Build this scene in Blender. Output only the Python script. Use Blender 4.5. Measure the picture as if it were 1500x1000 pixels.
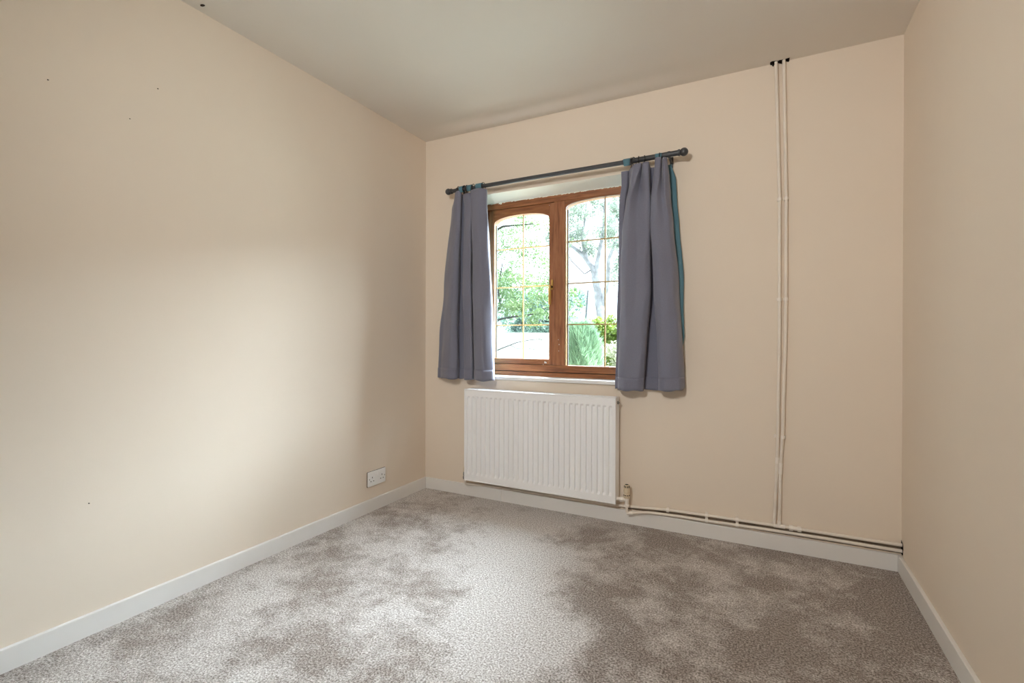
import bpy, bmesh, math, random
import numpy as np
from mathutils import Vector, Matrix

for o in list(bpy.data.objects):
    bpy.data.objects.remove(o)
scene = bpy.context.scene
COL = scene.collection
random.seed(7)
PI = math.pi

# ---------------------------------------------------------------- camera
W = 2.6459          # room width
H = 2.40            # ceiling height
DEEP = 4.30         # room depth behind the window wall
cam_d = bpy.data.cameras.new('camera')
cam = bpy.data.objects.new('camera', cam_d)
COL.objects.link(cam)
yaw, pitch, roll = 0.47844, -0.0033685, 0.0025429
fw = Vector((-math.sin(yaw) * math.cos(pitch), math.cos(yaw) * math.cos(pitch), math.sin(pitch)))
rt = Vector((math.cos(yaw), math.sin(yaw), 0))
up = rt.cross(fw)
rt2 = rt * math.cos(roll) + up * math.sin(roll)
up2 = up * math.cos(roll) - rt * math.sin(roll)
m = Matrix((rt2, up2, -fw)).transposed().to_4x4()
m.translation = Vector((2.1023, -2.7476, 1.0413))
cam.matrix_world = m
cam_d.sensor_width = 36
cam_d.lens = 716.578 / 1500 * 36
cam_d.shift_y = -2.995 / 1500
cam_d.clip_start = 0.02
scene.camera = cam

# ---------------------------------------------------------------- sky, exposure
SKY = 2.4           # horizon radiance; an overcast sky is about three times brighter overhead
world = bpy.data.worlds.new('overcast_sky')
scene.world = world
world.use_nodes = True
bg = world.node_tree.nodes['Background']
bg.inputs['Color'].default_value = (0.76, 0.89, 1.0, 1)
wt = world.node_tree
wco = wt.nodes.new('ShaderNodeTexCoord'); wsp = wt.nodes.new('ShaderNodeSeparateXYZ')
wma = wt.nodes.new('ShaderNodeMath'); wma.operation = 'MULTIPLY_ADD'     # standard overcast law: L = Lh (1 + 2 sin elevation)
wma.inputs[1].default_value = 2.0 * SKY; wma.inputs[2].default_value = SKY
wcl = wt.nodes.new('ShaderNodeMath'); wcl.operation = 'MAXIMUM'; wcl.inputs[1].default_value = SKY
wt.links.new(wco.outputs['Generated'], wsp.inputs[0]); wt.links.new(wsp.outputs['Z'], wma.inputs[0])
wt.links.new(wma.outputs[0], wcl.inputs[0]); wt.links.new(wcl.outputs[0], bg.inputs['Strength'])
SUN = 80.0          # sun spread wide by thin cloud
sun_d = bpy.data.lights.new('veiled_sun', 'SUN')
sun_d.energy = SUN
sun_d.angle = math.radians(83)
sun_d.color = (0.80, 0.92, 1.0)
sun = bpy.data.objects.new('veiled_sun', sun_d)
COL.objects.link(sun)
sun.rotation_euler = Vector((0.354, 0.487, 0.799)).to_track_quat('Z', 'Y').to_euler()
portal_d = bpy.data.lights.new('window_portal', 'AREA')     # guides sky sampling through the window, gives no light itself
portal_d.shape = 'RECTANGLE'
portal_d.size, portal_d.size_y = 1.12, 1.10
portal_d.cycles.is_portal = True
portal = bpy.data.objects.new('window_portal', portal_d)
COL.objects.link(portal)
portal.location = (0.965, 0.30, 1.36)
portal.rotation_euler = (-PI / 2, 0, 0)
FILL_LAMP = 155.0        # watts of the added fill spotlight
scene.view_settings.view_transform = 'Standard'
scene.view_settings.look = 'None'
scene.view_settings.gamma = 1
scene.view_settings.use_curve_mapping = False
scene.view_settings.exposure = 0.0
scene.cycles.max_bounces = 16
scene.cycles.diffuse_bounces = 12
scene.cycles.transparent_max_bounces = 16
scene.cycles.use_adaptive_sampling = False

# ---------------------------------------------------------------- helpers
def srgb(r, g, b):
    f = lambda c: c / 12.92 if c <= 0.04045 else ((c + 0.055) / 1.055) ** 2.4
    return (f(r / 255), f(g / 255), f(b / 255), 1)

class NT:
    """small node-tree helper"""
    def __init__(s, name):
        s.m = bpy.data.materials.new(name)
        s.m.use_nodes = True
        s.t = s.m.node_tree
        s.bsdf = s.t.nodes['Principled BSDF']
        s.out = s.t.nodes['Material Output']
    def n(s, kind, **kw):
        nd = s.t.nodes.new(kind)
        for k, v in kw.items():
            if k in nd.inputs:
                nd.inputs[k].default_value = v
            else:
                setattr(nd, k, v)
        return nd
    def l(s, a, b):
        s.t.links.new(a, b)
    def coord(s):
        return s.n('ShaderNodeTexCoord').outputs['Object']
    def noise(s, scale, detail=2, rough=0.5, vec=None, dist=0.0):
        nd = s.n('ShaderNodeTexNoise')
        nd.inputs['Scale'].default_value = scale
        nd.inputs['Detail'].default_value = detail
        nd.inputs['Roughness'].default_value = rough
        nd.inputs['Distortion'].default_value = dist
        s.l(vec if vec is not None else s.coord(), nd.inputs['Vector'])
        return nd.outputs['Fac']
    def ramp(s, fac, stops):
        r = s.n('ShaderNodeValToRGB')
        while len(r.color_ramp.elements) < len(stops):
            r.color_ramp.elements.new(0.5)
        for e, (p, c) in zip(r.color_ramp.elements, stops):
            e.position = p
            e.color = c
        s.l(fac, r.inputs['Fac'])
        return r.outputs['Color']
    def mix(s, fac, a, b, mode='MIX'):
        x = s.n('ShaderNodeMix', data_type='RGBA', blend_type=mode)
        for sock, v in ((x.inputs[0], fac), (x.inputs[6], a), (x.inputs[7], b)):
            if hasattr(v, 'is_linked'):
                s.l(v, sock)
            else:
                sock.default_value = v
        return x.outputs[2]
    def bump(s, h, strength, dist=0.01):
        b = s.n('ShaderNodeBump')
        b.inputs['Strength'].default_value = strength
        b.inputs['Distance'].default_value = dist
        s.l(h, b.inputs['Height'])
        s.l(b.outputs['Normal'], s.bsdf.inputs['Normal'])

def plain(name, col, rough=0.5, spec=0.5, metal=0.0, var=0.04, scale=30, bump=0.0):
    t = NT(name)
    n = t.noise(scale, 3)
    c2 = tuple(x * (1 - 2 * var) for x in col[:3]) + (1,)
    t.l(t.ramp(n, [(0.3, c2), (0.7, col)]), t.bsdf.inputs['Base Color'])
    t.bsdf.inputs['Roughness'].default_value = rough
    t.bsdf.inputs['Specular IOR Level'].default_value = spec
    t.bsdf.inputs['Metallic'].default_value = metal
    if bump:
        t.bump(t.noise(scale * 8, 2), bump, 0.002)
    return t.m

def paint(name, col, var=0.02):
    """matt emulsion over slightly uneven plaster"""
    t = NT(name)
    c2 = tuple(x * (1 - var) for x in col[:3]) + (1,)
    t.l(t.ramp(t.noise(1.3, 4, 0.6), [(0.35, c2), (0.65, col)]), t.bsdf.inputs['Base Color'])
    t.bsdf.inputs['Roughness'].default_value = 0.75
    t.bsdf.inputs['Specular IOR Level'].default_value = 0.2
    h = t.n('ShaderNodeMath', operation='ADD')
    t.l(t.noise(3.0, 3, 0.5), h.inputs[0])
    fine = t.n('ShaderNodeMath', operation='MULTIPLY')
    t.l(t.noise(160, 2), fine.inputs[0])
    fine.inputs[1].default_value = 0.04
    t.l(fine.outputs[0], h.inputs[1])
    t.bump(h.outputs[0], 0.25, 0.012)
    return t.m

def carpet_mat():
    t = NT('carpet')
    co = t.coord()
    # brushed pile: soft-edged patches lying one way or the other, and one vacuumed lane brightened to carry part of the daylight
    big0 = t.noise(2.9, 6, 0.68, co, 0.15)
    mid = t.noise(19, 4, 0.7, co, 0.1)
    bigm = t.n('ShaderNodeMath', operation='MULTIPLY_ADD'); t.l(mid, bigm.inputs[0]); bigm.inputs[1].default_value = 0.34; t.l(big0, bigm.inputs[2])
    bigs = t.n('ShaderNodeMath', operation='SUBTRACT'); t.l(bigm.outputs[0], bigs.inputs[0]); bigs.inputs[1].default_value = 0.17
    big = bigs.outputs[0]
    sep = t.n('ShaderNodeSeparateXYZ'); t.l(co, sep.inputs[0])
    wob = t.n('ShaderNodeMath', operation='MULTIPLY_ADD'); t.l(t.noise(5.0, 3, 0.6, co), wob.inputs[0]); wob.inputs[1].default_value = 0.35; t.l(sep.outputs['X'], wob.inputs[2])
    tilt = t.n('ShaderNodeMath', operation='MULTIPLY_ADD'); t.l(sep.outputs['Y'], tilt.inputs[0]); tilt.inputs[1].default_value = 0.42; t.l(wob.outputs[0], tilt.inputs[2])
    off = t.n('ShaderNodeMath', operation='SUBTRACT'); t.l(tilt.outputs[0], off.inputs[0]); off.inputs[1].default_value = 0.95
    ab = t.n('ShaderNodeMath', operation='ABSOLUTE'); t.l(off.outputs[0], ab.inputs[0])
    lane = t.ramp(ab.outputs[0], [(0.14, (1, 1, 1, 1)), (0.36, (0, 0, 0, 1))])
    near = t.n('ShaderNodeMath', operation='MULTIPLY_ADD'); t.l(sep.outputs['X'], near.inputs[0]); near.inputs[1].default_value = -0.045; t.l(big, near.inputs[2])
    mixf = t.n('ShaderNodeMath', operation='MULTIPLY_ADD'); t.l(lane, mixf.inputs[0]); mixf.inputs[1].default_value = 0.16; t.l(near.outputs[0], mixf.inputs[2])
    patch = t.ramp(mixf.outputs[0], [(0.37, (0.0, 0, 0, 1)), (0.56, (1, 1, 1, 1))])
    yarn = t.noise(150, 3, 0.85, co)
    dark = t.ramp(yarn, [(0.38, srgb(84, 74, 68)), (0.50, srgb(142, 131, 124)), (0.62, srgb(196, 187, 181))])
    light = t.ramp(yarn, [(0.38, srgb(128, 119, 114)), (0.50, srgb(192, 186, 182)), (0.62, srgb(240, 237, 235))])
    t.l(t.mix(patch, dark, light), t.bsdf.inputs['Base Color'])
    t.bsdf.inputs['Roughness'].default_value = 0.95
    t.bsdf.inputs['Specular IOR Level'].default_value = 0.1
    t.bsdf.inputs['Sheen Weight'].default_value = 0.15
    t.bump(yarn, 0.6, 0.006)
    return t.m

def wood_mat():
    t = NT('brown_woodgrain')
    mp = t.n('ShaderNodeMapping')
    mp.inputs['Scale'].default_value = (1, 1, 0.09)
    t.l(t.coord(), mp.inputs['Vector'])
    g = t.noise(55, 5, 0.65, mp.outputs['Vector'], 0.5)
    col = t.ramp(g, [(0.28, srgb(114, 66, 38)), (0.5, srgb(154, 98, 62)), (0.72, srgb(176, 118, 80))])
    t.l(col, t.bsdf.inputs['Base Color'])
    t.bsdf.inputs['Roughness'].default_value = 0.42
    t.bump(g, 0.12, 0.002)
    return t.m

def wood_h_mat():
    t = NT('brown_woodgrain_rail')
    mp = t.n('ShaderNodeMapping')
    mp.inputs['Scale'].default_value = (0.09, 1, 1)
    t.l(t.coord(), mp.inputs['Vector'])
    g = t.noise(55, 5, 0.65, mp.outputs['Vector'], 0.5)
    col = t.ramp(g, [(0.28, srgb(108, 60, 32)), (0.5, srgb(150, 94, 55)), (0.72, srgb(174, 116, 72))])
    t.l(col, t.bsdf.inputs['Base Color'])
    t.bsdf.inputs['Roughness'].default_value = 0.42
    t.bump(g, 0.12, 0.002)
    return t.m

def glass_mat():
    t = NT('window_glass')
    tr = t.n('ShaderNodeBsdfTransparent')
    tr.inputs['Color'].default_value = (0.97, 0.985, 0.98, 1)
    gl = t.n('ShaderNodeBsdfGlossy')
    gl.inputs['Roughness'].default_value = 0.02
    fr = t.n('ShaderNodeFresnel')
    fr.inputs['IOR'].default_value = 1.35
    mx = t.n('ShaderNodeMixShader')
    t.l(fr.outputs[0], mx.inputs[0]); t.l(tr.outputs[0], mx.inputs[1]); t.l(gl.outputs[0], mx.inputs[2])
    t.l(mx.outputs[0], t.out.inputs['Surface'])
    return t.m

def fabric(name, col, sheen=0.3):
    t = NT(name)
    w = t.noise(420, 2, 0.6)
    c2 = tuple(x * 0.86 for x in col[:3]) + (1,)
    t.l(t.ramp(w, [(0.35, c2), (0.65, col)]), t.bsdf.inputs['Base Color'])
    t.bsdf.inputs['Roughness'].default_value = 0.7
    t.bsdf.inputs['Specular IOR Level'].default_value = 0.3
    t.bsdf.inputs['Sheen Weight'].default_value = sheen
    t.bump(w, 0.15, 0.0015)
    return t.m

def leaf_mat(name, dark, light, trans=0.35):
    t = NT(name)
    c = t.ramp(t.noise(1.7, 3), [(0.3, dark), (0.7, light)])
    t.l(c, t.bsdf.inputs['Base Color'])
    t.bsdf.inputs['Roughness'].default_value = 0.6
    tl = t.n('ShaderNodeBsdfTranslucent')
    t.l(c, tl.inputs['Color'])
    mx = t.n('ShaderNodeMixShader')
    mx.inputs[0].default_value = trans
    t.l(t.bsdf.outputs[0], mx.inputs[1]); t.l(tl.outputs[0], mx.inputs[2])
    t.l(mx.outputs[0], t.out.inputs['Surface'])
    return t.m

M = {}
M['wall'] = paint('cream_wall_paint', srgb(231, 219, 204))
M['ceiling'] = paint('white_ceiling_paint', srgb(231, 226, 219))
M['carpet'] = carpet_mat()
M['white'] = plain('white_gloss_paint', srgb(232, 231, 229), 0.35, 0.5, 0, 0.015, 9)
M['sillwhite'] = plain('white_sill_board', srgb(240, 241, 242), 0.3, 0.5, 0, 0.01, 9)
M['rad'] = plain('white_radiator_enamel', srgb(243, 245, 248), 0.35, 0.5, 0, 0.01, 5)
M['pipe'] = plain('cream_painted_pipe', srgb(238, 230, 219), 0.4, 0.5, 0, 0.04, 14)
M['fitting'] = plain('white_painted_fitting', srgb(245, 239, 231), 0.35, 0.5, 0, 0.03, 30)
M['bare'] = plain('shaded_bare_plaster', srgb(146, 130, 114), 0.9, 0.1, 0, 0.25, 12)  # bare wall tone, darkened for the shade under the pipes
M['valve'] = plain('cream_plastic', srgb(224, 208, 180), 0.45, 0.5, 0, 0.05, 40)
M['metal'] = plain('dull_chrome', srgb(150, 150, 146), 0.3, 0.5, 1.0, 0.1, 60)
M['hole'] = plain('dark_gap', srgb(38, 30, 26), 0.95, 0.1, 0, 0.3, 60)
M['wood'] = wood_mat()
M['woodh'] = wood_h_mat()
M['reveal'] = paint('reveal_paint', srgb(246, 247, 236))
M['glass'] = glass_mat()
M['gold'] = plain('brass', srgb(214, 170, 92), 0.35, 0.5, 0.7, 0.08, 40)
M['bar'] = plain('tan_gold_bar', srgb(158, 126, 78), 0.4, 0.5, 0.1, 0.05, 40)
M['lit_tan'] = plain('tan_lit_bead', srgb(206, 168, 116), 0.45, 0.5, 0, 0.05, 30)  # tan tone carries window light on the stile's inner face
M['seal_and_shadow_gap'] = plain('black_rubber_and_shadow', srgb(48, 46, 44), 0.6, 0.3, 0, 0.1, 30)
M['rod'] = plain('charcoal_metal', srgb(74, 76, 80), 0.42, 0.5, 0.2, 0.06, 50)
M['ring'] = plain('black_wire', srgb(24, 24, 26), 0.45, 0.5, 0.2, 0.05, 50)
M['grey'] = fabric('grey_curtain_cloth', srgb(122, 124, 142))
M['teal'] = fabric('teal_lining_cloth', srgb(92, 134, 150), 0.1)
M['plastic'] = plain('white_plastic', srgb(244, 246, 246), 0.3, 0.5, 0, 0.01, 20)
M['slot'] = plain('black_slot', srgb(34, 32, 32), 0.7, 0.2, 0, 0.1, 50)
M['speck'] = plain('dark_speck', srgb(60, 50, 44), 0.8, 0.2, 0, 0.1, 50)

def link(name, me, mat=None, parent=None, smooth=False):
    o = bpy.data.objects.new(name, me)
    COL.objects.link(o)
    if mat is not None:
        me.materials.append(mat)
    if parent is not None:
        o.parent = parent
        o.matrix_parent_inverse = parent.matrix_basis.inverted()
    if smooth:
        for p in me.polygons:
            p.use_smooth = True
    return o

def empty(name, loc=(0, 0, 0)):
    o = bpy.data.objects.new(name, None)
    COL.objects.link(o)
    o.location = loc
    o.empty_display_size = 0.05
    return o

def tag(o, label=None, cat=None, group=None, kind=None):
    for k, v in (('label', label), ('category', cat), ('group', group), ('kind', kind)):
        if v:
            o[k] = v
    return o

def mesh_of(name, verts, faces):
    me = bpy.data.meshes.new(name)
    me.from_pydata([tuple(v) for v in verts], [], faces)
    me.update()
    return me

class MB:
    """collects shapes into ONE mesh"""
    def __init__(s):
        s.v, s.f = [], []
    def add(s, v, f):
        b = len(s.v)
        s.v += [tuple(x) for x in v]
        s.f += [[i + b for i in q] for q in f]
        return s
    def box(s, x0, x1, y0, y1, z0, z1):
        v = [(x, y, z) for z in (z0, z1) for y in (y0, y1) for x in (x0, x1)]
        return s.add(v, [(0, 2, 3, 1), (4, 5, 7, 6), (0, 1, 5, 4), (2, 6, 7, 3), (0, 4, 6, 2), (1, 3, 7, 5)])
    def prism(s, poly, y0, y1):
        """polygon in (x, z) pushed along y"""
        n = len(poly)
        v = [(x, y0, z) for x, z in poly] + [(x, y1, z) for x, z in poly]
        f = [list(range(n)), list(range(2 * n - 1, n - 1, -1))]
        f += [[i, i + n, (i + 1) % n + n, (i + 1) % n] for i in range(n)]
        return s.add(v, f)
    def tube(s, pts, r, n=12, cap=True):
        pts = [Vector(p) for p in pts]
        rr = r if isinstance(r, (list, tuple)) else [r] * len(pts)
        ring0 = None
        t0 = (pts[1] - pts[0]).normalized()
        ref = Vector((0, 0, 1)) if abs(t0.z) < 0.9 else Vector((1, 0, 0))
        a = t0.cross(ref).normalized()
        v, f = [], []
        for i, p in enumerate(pts):
            if i == 0: t = t0
            elif i == len(pts) - 1: t = (pts[i] - pts[i - 1]).normalized()
            else: t = ((pts[i + 1] - pts[i]).normalized() + (pts[i] - pts[i - 1]).normalized()).normalized()
            a = (a - t * a.dot(t)).normalized()
            b = t.cross(a)
            for k in range(n):
                w = 2 * PI * k / n
                v.append(p + (a * math.cos(w) + b * math.sin(w)) * rr[i])
        for i in range(len(pts) - 1):
            for k in range(n):
                k2 = (k + 1) % n
                f.append([i * n + k, i * n + k2, (i + 1) * n + k2, (i + 1) * n + k])
        if cap:
            f.append(list(range(n - 1, -1, -1)))
            f.append([(len(pts) - 1) * n + k for k in range(n)])
        return s.add(v, f)
    def lathe(s, origin, axis, prof, n=20):
        """prof: (distance along axis, radius)"""
        o = Vector(origin); ax = Vector(axis).normalized()
        return s.tube([o + ax * d for d, r in prof], [max(r, 1e-4) for d, r in prof], n) if all(prof[i][0] < prof[i + 1][0] for i in range(len(prof) - 1)) else None
    def torus(s, c, axis, R, r, n=20, k=6):
        c = Vector(c); ax = Vector(axis).normalized()
        a = ax.orthogonal().normalized(); b = ax.cross(a)
        v, f = [], []
        for i in range(n):
            w = 2 * PI * i / n
            d = a * math.cos(w) + b * math.sin(w)
            for j in range(k):
                q = 2 * PI * j / k
                v.append(c + d * (R + r * math.cos(q)) + ax * (r * math.sin(q)))
        for i in range(n):
            for j in range(k):
                f.append([i * k + j, ((i + 1) % n) * k + j, ((i + 1) % n) * k + (j + 1) % k, i * k + (j + 1) % k])
        return s.add(v, f)
    def build(s, name, mat, parent=None, bevel=0.0, smooth=False, seg=2):
        me = mesh_of(name, s.v, s.f)
        bm = bmesh.new(); bm.from_mesh(me)
        bmesh.ops.recalc_face_normals(bm, faces=bm.faces)
        bm.to_mesh(me); bm.free()
        o = link(name, me, mat, parent, smooth)
        if bevel:
            b = o.modifiers.new('bevel', 'BEVEL')
            b.width = bevel; b.segments = seg; b.limit_method = 'ANGLE'
            b.harden_normals = False
        if smooth and not bevel:
            me.set_sharp_from_angle(angle=math.radians(50))
        return o

def struct(o):
    o['kind'] = 'structure'
    return o

# ================================================================= the room
T = 0.30                                    # outer wall thickness
floor = struct(MB().box(-0.1, W + 0.1, -DEEP - 0.1, T, -0.12, 0.0).build('floor', M['carpet']))
tag(floor, 'speckled grey-beige carpet with brushed light and dark patches', 'carpet')

def ceiling_mesh():
    nx, ny = 60, 90
    ys = [-(i / ny) ** 1.8 * (DEEP + 0.1) for i in range(ny + 1)]
    xs = [-0.1 + (W + 0.2) * i / nx for i in range(nx + 1)]
    v, f = [], []
    for y in ys:
        for x in xs:
            d = -y
            ridge = 0.022 * math.exp(-((d - 0.15) / 0.06) ** 2) - 0.006 * math.exp(-((d - 0.05) / 0.03) ** 2)
            wob = 0.6 + 0.4 * math.sin(x * 2.3 + 0.5)
            low = 0.003 * math.sin(x * 1.7 + 1) * math.sin(d * 1.9)
            v.append((x, y, H + ridge * wob * min(1, max(0, (x - 0.1) / 0.5)) * min(1, max(0, (2.3 - x) / 0.8)) + low * min(1, d * 3)))
    for j in range(ny):
        for i in range(nx):
            a = j * (nx + 1) + i
            f.append((a, a + 1, a + nx + 2, a + nx + 1))
    n = len(v)
    v += [(-0.1, T, H + 0.15), (W + 0.1, T, H + 0.15), (W + 0.1, -DEEP - 0.1, H + 0.15), (-0.1, -DEEP - 0.1, H + 0.15)]
    f.append((n, n + 1, n + 2, n + 3))
    return mesh_of('ceiling', v, f)
ceil = struct(link('ceiling', ceiling_mesh(), M['ceiling'], None, True))
tag(ceil, 'white plaster ceiling, slightly uneven above the window', 'ceiling')

wl = struct(MB().box(-0.12, 0, -DEEP - 0.1, T, -0.05, H + 0.1).build('wall_left', M['wall']))
tag(wl, 'plain cream painted wall with the power socket', 'wall')
wr = struct(MB().box(W, W + 0.12, -DEEP - 0.1, T, -0.05, H + 0.1).build('wall_right', M['wall']))
tag(wr, 'plain cream painted wall at the right edge', 'wall')
wre = struct(MB().box(0, W, -DEEP - 0.12, -DEEP, -0.05, H + 0.1).build('wall_rear', M['wall']))
tag(wre, 'plain cream painted wall behind the viewpoint', 'wall')

# window wall with its opening; the soffit falls a little towards the frame
OX0, OX1, OZ0, OZ1 = 0.385, 1.545, 0.775, 1.971
FZ1 = 1.937
def window_wall():
    v, f = [], []
    def q(*p):
        b = len(v); v.extend(p); f.append([b, b + 1, b + 2, b + 3])
    for y, flip in ((0.0, False), (T, True)):
        zt = OZ1 if y == 0 else FZ1
        for (x0, x1, z0, z1) in ((0, OX0, -0.05, H + 0.1), (OX1, W, -0.05, H + 0.1), (OX0, OX1, -0.05, OZ0), (OX0, OX1, zt, H + 0.1)):
            p = [(x0, y, z0), (x1, y, z0), (x1, y, z1), (x0, y, z1)]
            q(*(p[::-1] if flip else p))
    return v, f
v, f = window_wall()
wb = struct(MB().add(v, f).build('wall_back', M['wall']))
tag(wb, 'cream painted wall holding the window, radiator and pipes', 'wall')
# lining of the opening: soffit and the two cheeks, painted paler than the wall
mb = MB()
mb.add([(OX0, 0, OZ1), (OX1, 0, OZ1), (OX1, 0.10, FZ1), (OX0, 0.10, FZ1), (OX1, T, FZ1), (OX0, T, FZ1)], [(0, 1, 2, 3), (3, 2, 4, 5)])
mb.build('soffit', M['reveal'], wb)
MB().add([(OX0, 0, OZ0), (OX0, 0, OZ1), (OX0, 0.1, FZ1), (OX0, T, FZ1), (OX0, T, OZ0)], [(0, 1, 2, 3, 4)]).build('reveal', M['reveal'], wb)
MB().add([(OX1, 0, OZ0), (OX1, 0, OZ1), (OX1, 0.1, FZ1), (OX1, T, FZ1), (OX1, T, OZ0)], [(0, 1, 2, 3, 4)]).build('reveal', M['reveal'], wb)
MB().add([(OX0, 0, OZ0), (OX1, 0, OZ0), (OX1, T, OZ0), (OX0, T, OZ0)], [(0, 1, 2, 3)]).build('reveal', M['reveal'], wb)

# skirting boards
BH, BT = 0.0745, 0.015
def skirting(name, box, label):
    o = struct(MB().box(*box).build(name, M['white'], bevel=0.003))
    tag(o, label, 'baseboard')
    return o
skirting('baseboard_left', (0, BT, -DEEP, 0, -0.01, BH), 'white skirting board under the socket wall')
bbk = empty('baseboard_back', (0.6, 0, 0)); struct(bbk)
tag(bbk, 'white skirting board under the radiator and pipes', 'baseboard')
MB().box(BT, 0.612, -BT, 0, -0.01, BH).build('board', M['white'], bbk, 0.003)
MB().box(0.6124, W - BT, -BT, 0, -0.01, BH).build('board', M['white'], bbk, 0.003)
skirting('baseboard_right', (W - BT, W, -DEEP, 0, -0.01, BH), 'white skirting board along the bare side wall')
skirting('baseboard_rear', (0.95, W - BT, -DEEP, -DEEP + BT, -0.01, BH), 'white skirting board behind the viewpoint')

# door behind the viewpoint
dr = empty('door_1', (0.5, -DEEP, 0)); struct(dr)
tag(dr, 'white panelled door behind the viewpoint', 'door')
MB().box(0.12, 0.88, -DEEP, -DEEP + 0.035, 0.005, 1.98).build('leaf', M['white'], dr, 0.003)
for (a, b, c, d) in ((0.22, 0.46, 0.2, 0.9), (0.54, 0.78, 0.2, 0.9), (0.22, 0.46, 1.05, 1.85), (0.54, 0.78, 1.05, 1.85)):
    MB().box(a, b, -DEEP + 0.035, -DEEP + 0.043, c, d).build('panel', M['white'], dr, 0.006)
for x in (0.03, 0.885):
    MB().box(x, x + 0.075, -DEEP, -DEEP + 0.02, 0, 2.07).build('architrave', M['white'], dr, 0.004)
MB().box(0.105, 0.885, -DEEP, -DEEP + 0.02, 1.99, 2.07).build('architrave', M['white'], dr, 0.004)
mb = MB().tube([(0.82, -DEEP + 0.035, 1.0), (0.82, -DEEP + 0.085, 1.0), (0.72, -DEEP + 0.09, 1.0)], 0.009)
mb.build('handle', M['metal'], dr, smooth=True)

# unseen fill spotlight added behind the viewpoint, turned towards the window wall
lp = empty('fill_spotlight', (1.35, -3.7, H))
tag(lp, 'added white fill spotlight behind the viewpoint turned to the window wall', 'fill lamp')
cx_, cy_ = 1.35, -3.7
MB().tube([(cx_, cy_, H), (cx_, cy_, H - 0.022), (cx_, cy_, H - 0.03)], [0.055, 0.055, 0.02], 24).build('fill_ceiling_rose', M['white'], lp, smooth=True)
MB().tube([(cx_, cy_, H - 0.03), (cx_, cy_, H - 0.13)], 0.008, 10).build('stem', M['white'], lp, smooth=True)
ax_ = Vector((0.0, 3.7, -0.95)).normalized()
hc_ = Vector((cx_, cy_, H - 0.15))
MB().tube([hc_ - ax_ * 0.07, hc_ - ax_ * 0.06, hc_ + ax_ * 0.02, hc_ + ax_ * 0.09], [0.03, 0.05, 0.085, 0.125], 28, cap=False).build('fill_lamp_shade', M['white'], lp, smooth=True)
sl = bpy.data.lights.new('fill_bulb', 'SPOT')
sl.energy = FILL_LAMP
sl.color = (1.0, 0.97, 0.92)
sl.spot_size = math.radians(106)
sl.spot_blend = 1.0
sl.shadow_soft_size = 0.16
so_ = bpy.data.objects.new('fill_bulb', sl)
COL.objects.link(so_)
so_.parent = lp
so_.matrix_parent_inverse = lp.matrix_basis.inverted()
so_.location = hc_ + ax_ * 0.27
so_.rotation_euler = (-ax_).to_track_quat('Z', 'Y').to_euler()

# dark specks on wall and ceiling
def speck(parent, p, s, shape=None):
    mb = MB()
    mb.tube([Vector(p) + Vector(d) * s for d in ((-0.9, -0.5, -0.2), (-0.2, 0, 0.1), (0.8, 0.4, -0.1))], [s * 0.3, s * 0.6, s * 0.25], 6)
    mb.build('speck', M['speck'], parent)
speck(ceil, (0.0524, -1.5509, H - 0.002), 0.009)
for p, s in (((0.001, -2.0197, 1.8864), 0.0035), ((0.001, -1.6916, 2.0056), 0.0035), ((0.001, -1.7859, 1.8514), 0.0028), ((0.001, -1.9103, 0.458), 0.0035)):
    speck(wl, p, s)

# ================================================================= window
win = empty('window_1', (0.965, 0.1, 0.79)); struct(win)
tag(win, 'brown woodgrain two-light window with arched panes and gold glazing bars', 'window')
FX0, FX1, FZ0 = 0.388, 1.542, 0.800
Y0, Y1 = 0.100, 0.160                       # room face and outer face of the frame
GL = (0.485, 0.884)                         # clear glass of the opening light
GR = (0.998, 1.482)                         # clear glass of the fixed light
SX0, SX1, SZ0, SZ1 = 0.444, 0.918, 0.871, 1.893
MB().box(FX0, FX1, Y0, Y1, 1.895, FZ1 + 0.004).build('frame_head', M['woodh'], win, 0.002)
MB().box(FX0, FX1, Y0, Y1, 0.826, 0.869).build('frame_rail', M['woodh'], win, 0.003)
MB().box(FX0, FX1, Y0 - 0.004, Y1 + 0.05, 0.785, 0.822).build('frame_cill', M['woodh'], win, 0.003)
MB().box(FX0, FX1, Y0 + 0.006, Y1, 0.820, 0.828).build('groove', M['seal_and_shadow_gap'], win)
MB().box(FX0, SX0 - 0.002, Y0, Y1, 0.869, 1.895).build('jamb', M['wood'], win, 0.002)
MB().box(GR[1], FX1, Y0, Y1, 0.869, 1.895).build('jamb', M['wood'], win, 0.002)
MB().box(0.9195, GR[0] - 0.006, Y0, Y1, 0.869, 1.895).build('mullion', M['wood'], win, 0.003)

def arch(x0, x1, spring, crown, n=24):
    xm, hw = (x0 + x1) / 2, (x1 - x0) / 2
    return [(xm - hw * math.cos(PI * i / n), spring + (crown - spring) * math.sin(PI * i / n) ** 0.75) for i in range(n + 1)]
def arch_fill(x0, x1, spring, crown, top, ya, yb, X0, X1):
    poly = [(X0, spring)] + arch(x0, x1, spring, crown) + [(X1, spring), (X1, top), (X0, top)]
    v, f = [], []
    a = arch(x0, x1, spring, crown)
    mb = MB()
    # strips between the curve and the straight top edge
    n = len(a)
    for y in (ya, yb):
        b = len(v)
        v += [(p[0], y, p[1]) for p in a] + [(p[0], y, top) for p in a]
        for i in range(n - 1):
            f.append([b + i, b + i + 1, b + n + i + 1, b + n + i])
    m_ = 2 * n
    for i in range(n - 1):
        f.append([i, i + 1, m_ + i + 1, m_ + i])
    mb.add(v, f)
    if X0 < x0: mb.box(X0, x0, ya, yb, spring, top)
    if X1 > x1: mb.box(x1, X1, ya, yb, spring, top)
    return mb

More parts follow.
